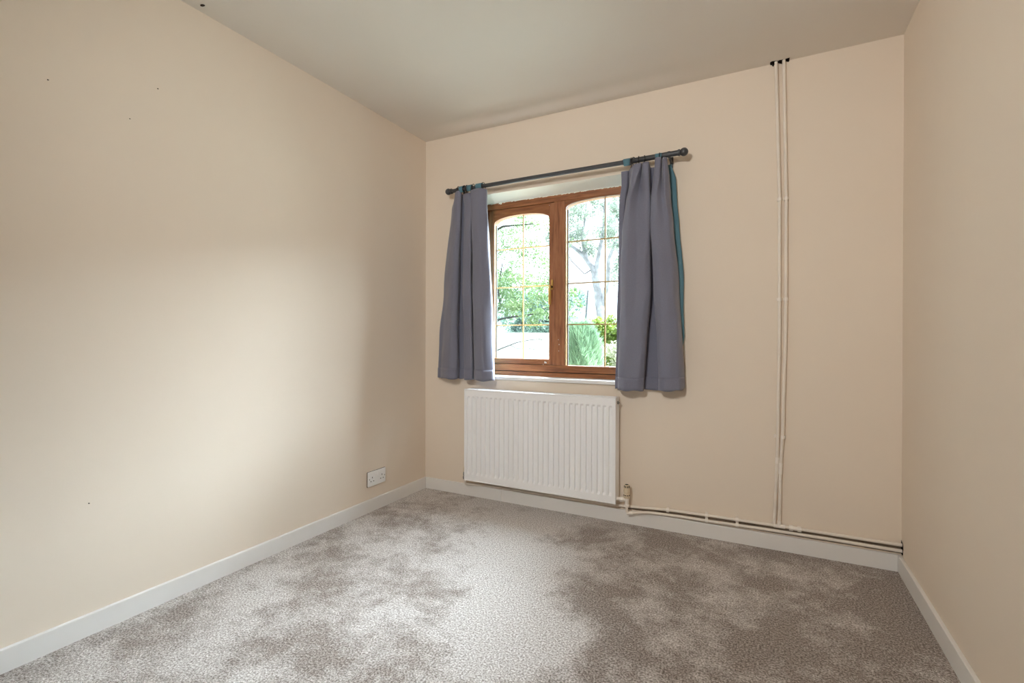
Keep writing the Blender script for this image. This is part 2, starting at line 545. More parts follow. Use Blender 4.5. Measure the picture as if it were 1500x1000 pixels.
# fixed light: arched head piece and pale strip painting window light on the left glass edge
arch_fill(GR[0], GR[1], 1.843, 1.889, 1.8955, Y0 + 0.004, Y1 - 0.004, GR[0] - 0.006, GR[1]).build('arched_head', M['woodh'], win)
MB().box(GR[0] - 0.006, GR[0], Y0 + 0.010, Y1 - 0.01, 0.869, 1.843).build('lit_bead', M['lit_tan'], win)

# opening light
sash = empty('sash', (0.68, Y0, SZ0)); sash.parent = win
sash.matrix_parent_inverse = win.matrix_basis.inverted()
SY0, SY1 = Y0 + 0.008, Y1 - 0.002
MB().box(SX0, GL[0] - 0.004, SY0, SY1, SZ0, SZ1).build('stile', M['wood'], sash, 0.003)
MB().box(GL[1], SX1, SY0, SY1, SZ0, SZ1).build('stile', M['wood'], sash, 0.003)
MB().box(GL[0] - 0.004, GL[1], SY0, SY1, SZ0, 0.906).build('bottom_rail', M['woodh'], sash, 0.003)
arch_fill(GL[0], GL[1], 1.796, 1.846, SZ1, SY0 + 0.001, SY1, GL[0] - 0.004, GL[1]).build('arched_rail', M['woodh'], sash)
MB().box(GL[0] - 0.004, GL[0], SY0 + 0.006, SY1 - 0.01, 0.906, 1.796).build('lit_bead', M['lit_tan'], sash)  # pale strip with the window light on the stile painted in
# dark shadow gap round the sash
mb = MB().box(SX0 - 0.002, SX1 + 0.002, Y1 - 0.012, Y1 - 0.008, SZ1, 1.8955)
mb.box(SX1, 0.9198, Y1 - 0.012, Y1 - 0.008, SZ0, SZ1)
mb.build('seal_and_shadow_gap', M['seal_and_shadow_gap'], sash)

# handle: brass plate, black neck, hanging lever
hd = empty('handle', (0.908, SY0, 1.36)); hd.parent = win; hd.matrix_parent_inverse = win.matrix_basis.inverted()
MB().box(0.901, 0.913, SY0 - 0.010, SY0 + 0.002, 1.345, 1.408).build('back_plate', M['gold'], hd, 0.003)
MB().tube([(0.907, SY0 - 0.008, 1.362), (0.907, SY0 - 0.034, 1.362)], 0.007, 12).build('spindle', M['slot'], hd, smooth=True)
mb = MB().tube([(0.907, SY0 - 0.030, 1.372), (0.906, SY0 - 0.036, 1.358), (0.905, SY0 - 0.040, 1.340), (0.9045, SY0 - 0.036, 1.322), (0.904, SY0 - 0.036, 1.250)], [0.006, 0.0075, 0.008, 0.009, 0.008], 10)
mb.build('lever', M['gold'], hd, smooth=True)

# panes with bars between the glass sheets
def pane(x0, x1, z0, spring, crown, yg, xbar, zbars, parent):
    poly = [(x0 - 0.003, z0 - 0.004), (x1 + 0.003, z0 - 0.004)] + [(p[0], p[1] + 0.006) for p in arch(x0 - 0.003, x1 + 0.003, spring, crown)][::-1]
    g = MB().add([(p[0], yg, p[1]) for p in poly], [list(range(len(poly)))]).build('pane', M['glass'], parent)
    yb = yg + 0.012
    MB().box(xbar - 0.004, xbar + 0.004, yb - 0.003, yb + 0.003, z0 - 0.003, crown + 0.004).build('glazing_bar', M['bar'], g)
    for z in zbars:
        MB().box(x0 - 0.003, x1 + 0.003, yb - 0.0035, yb + 0.0025, z - 0.0038, z + 0.0038).build('glazing_bar', M['bar'], g)
    # dark spacer edge round the sealed unit
    a = arch(x0, x1, spring, crown)
    mb = MB().box(x0, x0 + 0.006, yg + 0.006, yg + 0.02, z0, spring).box(x1 - 0.004, x1, yg + 0.006, yg + 0.02, z0, spring)
    mb.build('spacer', M['seal_and_shadow_gap'], g)
    return g
pane(GL[0], GL[1], 0.906, 1.796, 1.846, 0.126, 0.689, (1.630, 1.376, 1.125), win)
pane(GR[0], GR[1], 0.869, 1.843, 1.889, 0.126, 1.240, (1.642, 1.3815, 1.125), win)

# sill board
MB().box(OX0 + 0.002, OX1 - 0.002, -0.022, 0.104, 0.774, 0.796).build('window_sill', M['sillwhite'], win, 0.006, seg=3)

# ragged paint edge along the top of the frame
rnd = random.Random(3)
mb = MB()
xs = [FX0 + 0.02 + i * 0.0117 for i in range(97)]
for i in range(96):
    dz = 0.002 + 0.005 * rnd.random() * (1 if rnd.random() < 0.6 else 0.3)
    if 0.52 < xs[i] < 0.545: dz = 0.018 - abs(xs[i] - 0.533)
    mb.add([(xs[i], Y0 - 0.0012, FZ1 + 0.001), (xs[i + 1], Y0 - 0.0012, FZ1 + 0.001), (xs[i + 1], Y0 - 0.0012, FZ1 - dz * 0.7), (xs[i], Y0 - 0.0012, FZ1 - dz)], [(0, 1, 2, 3)])
mb.build('paint_edge', M['reveal'], win)
# chipped paint spots by the bottom rail
for (x, z, s) in ((0.858, 0.886, 0.004), (0.866, 0.884, 0.003), (0.846, 0.872, 0.002), (0.957, 1.0, 0.002), (0.952, 1.03, 0.0015), (0.955, 0.96, 0.0015)):
    MB().box(x - s, x + s, (SY0 if x < 0.915 else Y0) - 0.0012, SY0, z - s * 1.4, z + s * 1.4).build('paint_spot', M['white'], win)

# ================================================================= radiator
RX0, RX1, RZ0, RZ1, RYF = 0.380, 1.371, 0.124, 0.711, -0.092
rad = empty('radiator', (0.876, -0.05, RZ0))
tag(rad, 'white double panel radiator with vertical flutes below the window', 'radiator')
def fluted(x0, x1, z0, z1, y, depth, flutes=29):
    pitch = (x1 - x0 - 0.022) / flutes
    xs = [(x0, 0)]
    prof = [(0.0, 0), (0.20, 0), (0.29, 0.9), (0.36, 1), (0.64, 1), (0.71, 0.9), (0.80, 0)]
    for k in range(flutes):
        for p, d in prof:
            xs.append((x0 + 0.011 + (k + p) * pitch, d))
    xs += [(x1 - 0.011, 0), (x1, 0)]
    zs = [(z0, 0), (z0 + 0.036, 0), (z0 + 0.054, 1), (z1 - 0.052, 1), (z1 - 0.040, 0), (z1, 0)]
    v = [(x, y + depth * dx * dz, z) for z, dz in zs for x, dx in xs]
    n = len(xs)
    f = [(j * n + i, j * n + i + 1, (j + 1) * n + i + 1, (j + 1) * n + i) for j in range(len(zs) - 1) for i in range(n - 1)]
    # folded rim round the panel
    b = len(v)
    v += [(x0, y + 0.012, z0), (x1, y + 0.012, z0), (x1, y + 0.012, z1), (x0, y + 0.012, z1)]
    top = (len(zs) - 1) * n
    f += [[0, b] + [b + 1] + list(range(n - 1, 0, -1))]
    f += [list(range(top, top + n)) + [b + 2, b + 3]]
    f += [[b, 0] + [j * n for j in range(1, len(zs))] + [b + 3]]
    f += [[n - 1, b + 1, b + 2] + [j * n + n - 1 for j in range(len(zs) - 1, 0, -1)]]
    f += [[b, b + 3, b + 2, b + 1]]
    return MB().add(v, f)
fp = fluted(RX0 + 0.004, RX1 - 0.004, RZ0 + 0.004, RZ1 - 0.004, RYF, 0.0085).build('front_panel', M['rad'], rad)
# raised seam round the front panel
mb = MB()
for box in ((RX0, RX1, RZ1 - 0.006, RZ1), (RX0, RX1, RZ0, RZ0 + 0.006), (RX0, RX0 + 0.006, RZ0 + 0.006, RZ1 - 0.006), (RX1 - 0.006, RX1, RZ0 + 0.006, RZ1 - 0.006)):
    mb.box(box[0], box[1], RYF - 0.003, RYF + 0.010, box[2], box[3])
mb.build('panel_rim', M['rad'], rad, 0.0025)
fluted(RX0 + 0.012, RX1 - 0.012, RZ0 + 0.004, RZ1 - 0.004, -0.034, 0.004).build('back_panel', M['rad'], rad)
MB().box(RX0 + 0.012, RX0 + 0.016, RYF + 0.010, -0.024, RZ0 + 0.03, RZ1 + 0.001).build('side_panel', M['rad'], rad, 0.001)
MB().box(RX1 - 0.012, RX1 - 0.0008, RYF + 0.010, -0.018, RZ0 + 0.022, RZ1 + 0.001).build('side_panel', M['rad'], rad, 0.002)
# top grille: two rails with thin cross slats
mb = MB().box(RX0 + 0.01, RX1 - 0.006, RYF + 0.010, RYF + 0.022, RZ1 - 0.006, RZ1 + 0.001)
mb.box(RX0 + 0.01, RX1 - 0.006, -0.040, -0.024, RZ1 - 0.006, RZ1 + 0.001)
gr_ = mb.build('top_grille', M['rad'], rad, 0.0015)
slat_me = None
for i in range(64):
    x = RX0 + 0.022 + i * (RX1 - RX0 - 0.045) / 63
    if slat_me is None:
        s_ = MB().box(-0.0035, 0.0035, RYF + 0.02, -0.038, RZ1 - 0.006, RZ1 - 0.001).build('slat', M['rad'], gr_)
        slat_me = s_.data
    else:
        s_ = bpy.data.objects.new('slat', slat_me); COL.objects.link(s_); s_.parent = gr_
    s_.location.x = x
# brackets to the wall
for x in (0.52, 1.23):
    MB().box(x - 0.02, x + 0.02, -0.026, 0.0, 0.20, 0.62).build('bracket', M['rad'], rad, 0.002)
# air vent plug
mb = MB().tube([(RX1 - 0.008, -0.058, 0.682), (RX1 + 0.006, -0.058, 0.682)], 0.0085, 8)
mb.tube([(RX1 + 0.006, -0.058, 0.682), (RX1 + 0.012, -0.058, 0.682)], 0.004, 6)
mb.build('air_vent', M['metal'], rad, smooth=True)

# thermostatic valve on the right end
VX, VY = 1.424, -0.058
vl = empty('thermostatic_valve', (VX, VY, 0.10)); vl.parent = rad; vl.matrix_parent_inverse = rad.matrix_basis.inverted()
tag(vl, 'cream slotted valve head on a white body')
head = MB().tube([(VX, VY, z) for z in (0.158, 0.162, 0.182, 0.185, 0.189, 0.192, 0.205, 0.212, 0.216, 0.229, 0.232)],
          [0.014, 0.0165, 0.0165, 0.0150, 0.0150, 0.0175, 0.0175, 0.0150, 0.0145, 0.0145, 0.0125], 20)
head.build('valve_head', M['valve'], vl, smooth=True)
for k in range(10):
    a = 2 * PI * k / 10 + 0.2
    c, s = math.cos(a), math.sin(a)
    for (r, z0, z1, w) in ((0.0146, 0.217, 0.228, 0.0022), (0.0166, 0.173, 0.178, 0.0030)):
        px, py = VX + c * r, VY + s * r
        mb = MB().box(-w, w, -0.0007, 0.0007, z0, z1)
        o = mb.build('vent_slot', M['slot'], vl)
        o.matrix_parent_inverse = Matrix.Identity(4)
        o.matrix_basis = vl.matrix_world.inverted() if False else Matrix.Identity(4)
        me = o.data
        rot = Matrix.Translation((px, py, 0)) @ Matrix.Rotation(a + PI / 2, 4, 'Z')
        me.transform(rot)
        o.matrix_parent_inverse = Matrix.Translation(Vector((VX, VY, 0.10))).inverted()
MB().tube([(VX, VY, 0.2322), (VX, VY, 0.2328)], 0.010, 16).build('head_cap', M['slot'], vl)
mb = MB().tube([(VX, VY, z) for z in (0.108, 0.110, 0.122, 0.124, 0.135, 0.150, 0.158)], [0.009, 0.0135, 0.0135, 0.010, 0.0105, 0.0115, 0.0125], 16)
mb.build('valve_body', M['fitting'], vl, smooth=True)
mb = MB().tube([(RX1 - 0.010, VY, 0.148), (RX1 + 0.006, VY, 0.148)], 0.011, 16)
mb.tube([(RX1 + 0.006, VY, 0.148), (RX1 + 0.016, VY, 0.148)], 0.0095, 16)
mb.tube([(RX1 + 0.016, VY, 0.148), (RX1 + 0.034, VY, 0.148)], 0.0145, 6)
mb.tube([(RX1 + 0.034, VY, 0.148), (VX, VY, 0.146)], 0.0095, 16)
mb.build('union', M['fitting'], vl, smooth=True)

# lockshield valve on the left end
LX, LY = 0.362, -0.058
lv = empty('lockshield_valve', (LX, LY, 0.08)); lv.parent = rad; lv.matrix_parent_inverse = rad.matrix_basis.inverted()
tag(lv, 'small grey metal valve with cream cap')
MB().tube([(LX, LY, z) for z in (0.168, 0.172, 0.196, 0.200)], [0.008, 0.0095, 0.0085, 0.006], 14).build('cap', M['valve'], lv, smooth=True)
mb = MB().tube([(LX, LY, z) for z in (0.120, 0.124, 0.136, 0.140, 0.150, 0.168)], [0.009, 0.0125, 0.0125, 0.009, 0.011, 0.009], 12)
mb.tube([(LX, LY, 0.150), (RX0 + 0.02, LY, 0.150)], 0.009, 12)
mb.build('valve_body', M['metal'], lv, smooth=True)

# ================================================================= pipes
PR = 0.0075
def bend(pts, r, n=6):
    """round the corners of a polyline"""
    pts = [Vector(p) for p in pts]
    out = [pts[0]]
    for i in range(1, len(pts) - 1):
        a = pts[i] + (pts[i - 1] - pts[i]).normalized() * min(r, (pts[i - 1] - pts[i]).length * 0.45)
        b = pts[i] + (pts[i + 1] - pts[i]).normalized() * min(r, (pts[i + 1] - pts[i]).length * 0.45)
        for k in range(n + 1):
            t = k / n
            out.append(a * (1 - t) ** 2 + pts[i] * 2 * t * (1 - t) + b * t ** 2)
    out.append(pts[-1])
    return out
YP = -0.015
pu = empty('heating_pipe', (1.35, YP, 0.09))
tag(pu, 'upper of two painted pipes running along above the skirting board', 'pipe')
mb = MB().tube(bend([(LX, LY, 0.122), (LX, LY, 0.088), (0.385, -0.030, 0.083), (0.50, YP, 0.084), (1.354, YP, 0.094), (1.63, YP, 0.1135), (1.85, YP, 0.1185), (2.165, YP, 0.1215), (W + 0.01, YP, 0.1225)], 0.02), PR, 12)
mb.build('tube', M['pipe'], pu, smooth=True)
# tee below the riser, and a compression coupling beside it
mb = MB().tube([(2.140, YP, 0.1213), (2.190, YP, 0.1216)], 0.0098, 12).tube([(2.1645, YP, 0.121), (2.1645, YP, 0.146)], 0.0098, 12)
mb.build('tee', M['fitting'], pu, smooth=True)
for a, b, r in ((2.207, 2.2225, 0.0140), (2.2225, 2.2425, 0.0105), (2.2425, 2.258, 0.0140)):
    MB().tube([(a, YP, 0.1217), (b, YP, 0.1217)], r, 8 if r > 0.01 else 12).build('coupling', M['fitting'], pu, smooth=r < 0.01)
pl = empty('heating_pipe', (VX, VY, 0.07))
tag(pl, 'lower pipe leaving the thermostatic valve and following the skirting top', 'pipe')
mb = MB().tube(bend([(VX, VY, 0.112), (VX, VY, 0.0745), (1.53, -0.027, 0.0865), (1.685, YP - 0.002, 0.0895), (1.85, YP - 0.002, 0.0905), (2.10, YP - 0.002, 0.0955), (2.364, YP - 0.002, 0.0975), (W + 0.01, YP - 0.002, 0.0965)], 0.022), PR, 12)
mb.build('tube', M['pipe'], pl, smooth=True)
MB().tube([(VX - 0.001, VY, 0.074), (VX + 0.03, VY + 0.008, 0.078)], 0.0088, 12).build('elbow', M['fitting'], pl, smooth=True)
def saddle(x, zs, parent):
    mb = MB()
    for z in zs:
        mb.tube([(x - 0.007, YP - 0.001, z), (x + 0.007, YP - 0.001, z)], 0.0112, 12)
    mb.box(x - 0.006, x + 0.006, YP - 0.005, 0.0, min(zs) - 0.012, max(zs) + 0.012)
    mb.build('pipe_clip', M['fitting'], parent, 0.001)
saddle(1.832, (0.1182, 0.0900), pu)
saddle(1.977, (0.1198, 0.0930), pu)
saddle(1.636, (0.1138,), pu)

pa = empty('riser_pipe', (2.1437, YP, 0.125))
tag(pa, 'left of two vertical painted pipes rising to the ceiling', 'pipe')
MB().tube([(2.1437, YP, 0.126), (2.1545, YP, 0.44), (2.158, YP, 0.62), (2.1585, YP, 0.76), (2.162, YP, 1.09), (2.1600, YP, 1.73), (2.1420, YP, H + 0.02)], PR, 12).build('tube', M['pipe'], pa, smooth=True)
MB().tube([(2.1540, YP, 0.428), (2.1553, YP, 0.458)], 0.0088, 12).build('coupling', M['fitting'], pa, smooth=True)
pb = empty('riser_pipe', (2.1645, YP, 0.145))
tag(pb, 'right of two vertical pipes, joined by a tee to the skirting pipe', 'pipe')
MB().tube(bend([(2.1645, YP, 0.135), (2.1690, YP, 0.40), (2.1715, YP, 0.46), (2.1790, YP, 0.60), (2.1813, YP, 0.76), (2.1887, YP, 1.09), (2.1880, YP, 1.73), (2.1755, YP, H + 0.02)], 0.03), PR, 12).build('tube', M['pipe'], pb, smooth=True)
MB().tube([(2.1686, YP, 0.378), (2.1702, YP, 0.432)], 0.0092, 12).build('coupling', M['fitting'], pb, smooth=True)
for z, xa, xb in ((1.7235, 2.160, 2.188), (1.2333, 2.1615, 2.1885)):
    for x, par in ((xa, pa), (xb, pb)):
        mb = MB().tube([(x, YP, z - 0.008), (x, YP, z + 0.008)], 0.0096, 12)
        mb.box(x - 0.011, x + 0.011, YP + 0.004, 0.0, z - 0.007, z + 0.007)
        mb.build('pipe_clip', M['fitting'], par, 0.001)
mb = MB().box(2.1405, 2.1435, -0.020, 0, 0.552, 0.568).box(2.1405, 2.150, -0.005, 0, 0.552, 0.568)
mb.build('pipe_clip', M['fitting'], pa, 0.001)
mb = MB().tube([(2.179, YP, 0.552), (2.179, YP, 0.568)], 0.0096, 12).box(2.170, 2.190, YP + 0.004, 0, 0.553, 0.567)
mb.build('pipe_clip', M['fitting'], pb, 0.001)

# ragged dark gaps where the pipes pass through ceiling and side wall
def ragged(name, parent, pts, mat):
    n = len(pts)
    MB().add(pts, [list(range(n))]).build(name, mat, parent)
rnd = random.Random(11)
top = [(2.118 + i * 0.0058, -0.0012, H + 0.004) for i in range(15)]
bot = [(p[0], -0.0012, H - 0.003 - 0.015 * rnd.random() ** 2 * (0.5 if i in (0, 1, 13, 14) else 1)) for i, p in enumerate(top)]
ragged('pipe_gap', wb, bot + top[::-1], M['hole'])
fr_ = [(2.116 + i * 0.0060, -0.022 - 0.008 * rnd.random(), H - 0.0012) for i in range(15)]
bk_ = [(p[0], 0.0, H - 0.0012) for p in fr_]
ragged('pipe_gap', ceil, fr_ + bk_[::-1], M['hole'])
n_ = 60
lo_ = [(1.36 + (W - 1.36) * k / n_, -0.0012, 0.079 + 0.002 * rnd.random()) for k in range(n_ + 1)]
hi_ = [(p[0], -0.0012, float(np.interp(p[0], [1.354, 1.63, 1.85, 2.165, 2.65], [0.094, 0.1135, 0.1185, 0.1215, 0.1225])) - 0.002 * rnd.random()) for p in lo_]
ragged('shaded_bare_strip', wb, lo_ + hi_[::-1], M['bare'])  # bare wall behind the pipes with their undershade painted in
rg = [(W - 0.0012, 0.0, 0.080), (W - 0.0012, -0.022, 0.078), (W - 0.0012, -0.034, 0.086), (W - 0.0012, -0.031, 0.100), (W - 0.0012, -0.037, 0.112), (W - 0.0012, -0.032, 0.128), (W - 0.0012, -0.020, 0.136), (W - 0.0012, 0.0, 0.141)]
ragged('pipe_gap', wr, rg, M['hole'])

# ================================================================= power socket
so = empty('power_socket', (0, -0.4875, 0.193))
tag(so, 'white double wall socket with two switches above the skirting', 'socket')
SYA, SYB, SZA, SZB = -0.563, -0.412, 0.149, 0.237
MB().box(0.0, 0.0022, SYA - 0.0012, SYB + 0.0008, SZA - 0.0014, SZB + 0.0004).build('shadow_rim', M['speck'], so)  # dark plate painting the thin shadow gap round the socket
MB().box(0.0018, 0.010, SYA, SYB, SZA, SZB).build('plate', M['plastic'], so, 0.004, seg=3)
for k, yc in enumerate((-0.529, -0.446)):
    for (dy, dz, w, h) in ((0.0, 0.008, 0.0022, 0.0042), (-0.011, -0.014, 0.0034, 0.0024), (0.011, -0.014, 0.0034, 0.0024)):
        MB().box(0.0095, 0.0104, yc + dy - w, yc + dy + w, 0.193 + dz - h, 0.193 + dz + h).build('pin_slot', M['slot'], so)
for yc in (-0.4955, -0.4795):
    mb = MB().add([(0.009, yc - 0.0065, 0.203), (0.009, yc + 0.0065, 0.203), (0.0095, yc + 0.0065, 0.224), (0.0095, yc - 0.0065, 0.224),
                   (0.0145, yc - 0.0065, 0.2045), (0.0145, yc + 0.0065, 0.2045), (0.0110, yc + 0.0065, 0.224), (0.0110, yc - 0.0065, 0.224)],
                  [(0, 1, 2, 3), (4, 5, 6, 7), (0, 1, 5, 4), (1, 2, 6, 5), (2, 3, 7, 6), (3, 0, 4, 7)])
    mb.build('switch', M['plastic'], so, 0.001)
for yc in (-0.5525, -0.4225):
    MB().tube([(0.0095, yc, 0.193), (0.0106, yc, 0.193)], 0.0032, 12).build('screw', M['metal'], so)

# ================================================================= curtain rod
RY, RZ = -0.082, 2.004
rod = empty('curtain_rod', (0.99, RY, RZ))
tag(rod, 'dark grey metal curtain rod with ball ends above the window', 'curtain rod')
MB().tube([(0.272, RY, RZ - 0.004), (1.42, RY, RZ)], 0.0124, 16).build('inner_tube', M['rod'], rod, smooth=True)
MB().tube([(1.40, RY, RZ), (1.402, RY, RZ), (1.700, RY, RZ + 0.004)], [0.0130, 0.0142, 0.0142], 16).build('outer_tube', M['rod'], rod, smooth=True)
def finial(x, z, s, k=1.0):
    R = 0.0215 * k
    prof = [(-0.026, 0.0135), (-0.025, 0.0165), (-0.016, 0.0175), (-0.0155, 0.0145), (-0.0145, 0.0145)]
    prof += [(0.004 - R * math.cos(a), R * math.sin(a)) for a in [0.62 + (PI - 0.64) * i / 14 for i in range(15)]]
    pts = [(x + s * d, RY, z) for d, r in prof]
    MB().tube(pts, [r for d, r in prof], 20).build('finial', M['rod'], rod, smooth=True)
finial(0.250, RZ - 0.004, -1, 0.95)
finial(1.718, RZ + 0.004, 1)
for x, z in ((0.318, RZ - 0.004), (1.648, RZ + 0.003)):
    mb = MB().box(x - 0.008, x + 0.008, -0.004, 0.0, z - 0.045, z + 0.012)
    mb.tube([(x, -0.003, z - 0.020), (x, -0.03, z - 0.018), (x, RY + 0.004, z - 0.012)], 0.006, 10)
    mb.tube([(x - 0.006, RY, z), (x + 0.006, RY, z)], 0.0165, 16)
    mb.tube([(x, RY, z - 0.014), (x, RY, z - 0.024)], 0.004, 8)
    mb.build('bracket', M['rod'], rod, smooth=True)

# ================================================================= curtains
CURTAIN_A = [
 (1.990, [(0.2802, -0.06), (0.3025, -0.085), (0.3305, -0.095), (0.3502, -0.085), (0.3364, -0.06), (0.3444, -0.06), (0.366, -0.085), (0.4211, -0.09), (0.4079, -0.065), (0.4288, -0.09), (0.4935, -0.1), (0.5371, -0.085), (0.5303, -0.065)]),
 (1.899, [(0.2534, -0.06), (0.2921, -0.085), (0.3254, -0.095), (0.3452, -0.085), (0.334, -0.06), (0.3552, -0.06), (0.3793, -0.085), (0.4265, -0.09), (0.4133, -0.065), (0.4342, -0.09), (0.4937, -0.1), (0.5348, -0.085), (0.5281, -0.065)]),
 (1.370, [(0.1745, -0.0475), (0.2451, -0.0775), (0.3002, -0.095), (0.3237, -0.0825), (0.3074, -0.05), (0.3325, -0.0475), (0.3617, -0.08), (0.4237, -0.0875), (0.4136, -0.055), (0.4484, -0.09), (0.5232, -0.105), (0.5646, -0.0825), (0.5551, -0.0575)]),
 (1.061, [(0.1411, -0.035), (0.2106, -0.07), (0.2823, -0.095), (0.3149, -0.08), (0.2962, -0.04), (0.3305, -0.035), (0.3645, -0.075), (0.4307, -0.085), (0.416, -0.045), (0.4553, -0.09), (0.5369, -0.11), (0.5763, -0.08), (0.5641, -0.05)]),
 (0.772, [(0.1277, -0.035), (0.1921, -0.07), (0.2696, -0.095), (0.313, -0.08), (0.297, -0.04), (0.3366, -0.035), (0.3731, -0.075), (0.4392, -0.085), (0.4246, -0.045), (0.4627, -0.09), (0.5426, -0.11), (0.5845, -0.08), (0.5724, -0.05)])]
CURTAIN_B = [
 (1.990, [(1.3897, -0.075), (1.4244, -0.07), (1.4313, -0.06), (1.4678, -0.095), (1.5043, -0.095), (1.5031, -0.065), (1.5152, -0.095), (1.5458, -0.095), (1.5457, -0.06), (1.5656, -0.06), (1.5797, -0.095), (1.6096, -0.095), (1.6112, -0.075), (1.6201, -0.095), (1.6357, -0.085), (1.6348, -0.06)]),
 (1.893, [(1.3906, -0.07), (1.4196, -0.065), (1.4272, -0.05), (1.4521, -0.09), (1.4791, -0.095), (1.4894, -0.06), (1.5198, -0.09), (1.5469, -0.09), (1.544, -0.05), (1.5567, -0.05), (1.5746, -0.095), (1.6011, -0.095), (1.6088, -0.07), (1.6256, -0.095), (1.643, -0.085), (1.6439, -0.06)]),
 (1.791, [(1.3768, -0.06), (1.4035, -0.06), (1.4086, -0.05), (1.4251, -0.085), (1.4499, -0.095), (1.4858, -0.075), (1.5282, -0.085), (1.5498, -0.085), (1.5454, -0.05), (1.5469, -0.05), (1.558, -0.09), (1.5848, -0.1), (1.6101, -0.085), (1.6329, -0.095), (1.6494, -0.08), (1.6504, -0.055)]),
 (1.645, [(1.3688, -0.05), (1.3861, -0.05), (1.39, -0.05), (1.403, -0.085), (1.4368, -0.1), (1.4861, -0.09), (1.5308, -0.095), (1.5513, -0.085), (1.5449, -0.045), (1.5463, -0.045), (1.5585, -0.09), (1.5924, -0.1), (1.623, -0.095), (1.6499, -0.09), (1.6646, -0.075), (1.6658, -0.05)]),
 (1.316, [(1.3642, -0.05), (1.3796, -0.05), (1.3826, -0.047), (1.3958, -0.085), (1.4305, -0.1), (1.481, -0.095), (1.5283, -0.095), (1.5528, -0.083), (1.5476, -0.04), (1.5621, -0.04), (1.5752, -0.088), (1.6075, -0.1), (1.642, -0.098), (1.6751, -0.09), (1.6908, -0.07), (1.6922, -0.045)]),
 (1.023, [(1.3574, -0.05), (1.3729, -0.05), (1.3757, -0.046), (1.3885, -0.085), (1.4259, -0.1), (1.4681, -0.098), (1.5112, -0.095), (1.5338, -0.082), (1.527, -0.033), (1.5762, -0.033), (1.5918, -0.086), (1.6242, -0.1), (1.6606, -0.1), (1.6966, -0.09), (1.7086, -0.068), (1.71, -0.042)]),
 (0.757, [(1.3517, -0.05), (1.3672, -0.05), (1.3686, -0.045), (1.3825, -0.085), (1.4212, -0.1), (1.4583, -0.1), (1.4939, -0.095), (1.5153, -0.08), (1.5106, -0.03), (1.5856, -0.03), (1.6031, -0.085), (1.6373, -0.1), (1.6751, -0.1), (1.7077, -0.09), (1.721, -0.065), (1.7243, -0.04)])]

def catmull(P, sub):
    P = np.array(P, float)
    ext = np.vstack([2 * P[0] - P[1], P, 2 * P[-1] - P[-2]])
    out = []
    for i in range(1, len(ext) - 2):
        p0, p1, p2, p3 = ext[i - 1:i + 3]
        for k in range(sub):
            t = k / sub
            # low-tension spline keeps folds crisp without loops
            m1, m2 = 0.28 * (p2 - p0), 0.28 * (p3 - p1)
            h1 = 2 * t**3 - 3 * t**2 + 1; h2 = t**3 - 2 * t**2 + t; h3 = -2 * t**3 + 3 * t**2; h4 = t**3 - t**2
            out.append(h1 * p1 + h2 * m1 + h3 * p2 + h4 * m2)
    out.append(P[-1])
    return np.array(out)
def curtain_surface(levels, tops, sub=6, nz=90, wob=0.0022, seed=1, edge_lift=0.0):
    zs = np.array([l[0] for l in levels])
    rows = np.array([catmull(l[1], sub) for l in levels])          # level, s, (x,y)
    deep = np.array([1.25, 1.35] + [1.6] * (len(levels) - 2))[:, None]       # folds deepen below the heading
    rows[:, :, 1] = np.minimum(-0.076 + (rows[:, :, 1] + 0.076) * deep, -0.030)
    zz = np.linspace(zs[0], zs[-1], nz)
    tt = -zs
    out = []
    r = np.random.RandomState(seed)
    ph = r.rand(6) * 6.28
    ns = rows.shape[1]
    dz = catmull([(i, t) for i, t in enumerate(tops)], sub)[:, 1]
    s = np.linspace(0, 1, ns)
    for z in zz:
        j = min(max(np.searchsorted(tt, -z) - 1, 0), len(zs) - 2)
        a = (zs[j] - z) / (zs[j] - zs[j + 1])
        a = a * a * (3 - 2 * a) * 0.5 + a * 0.5
        q = rows[j] * (1 - a) + rows[j + 1] * a
        y = q[:, 1] + wob * (np.sin(z * 9 + s * 14 + ph[0]) + 0.7 * np.sin(z * 21 - s * 33 + ph[1]))
        x = q[:, 0] + wob * 0.7 * np.sin(z * 13 + s * 20 + ph[2])
        hem = 0.0016 if z < zs[-1] + 0.062 else 0.0
        zf = z + edge_lift * s ** 3 * max(0.0, (1.2 - z) / 0.45) + (0.0025 * np.sin(s * 40 + ph[3]) if z == zz[-1] else 0)
        zf = zf + dz * max(0.0, 1 - (zs[0] - z) / 0.12)
        out.append(np.stack([x, y - hem, zf + 0 * s], 1))
    return np.array(out)
def sheet(name, S, mat, parent, thick):
    nz, ns = S.shape[:2]
    f = [(j * ns + i, (j + 1) * ns + i, (j + 1) * ns + i + 1, j * ns + i + 1) for j in range(nz - 1) for i in range(ns - 1)]
    me = mesh_of(name, S.reshape(-1, 3).tolist(), f)
    o = link(name, me, mat, parent, True)
    sm = o.modifiers.new('thickness', 'SOLIDIFY'); sm.thickness = thick; sm.offset = 0
    return o
def hem(S, parent):
    h = S[-6:].copy(); h[:, :, 1] -= 0.0022; h[-1, :, 2] -= 0.001
    return sheet('hem', h, M['grey'], parent, 0.002)
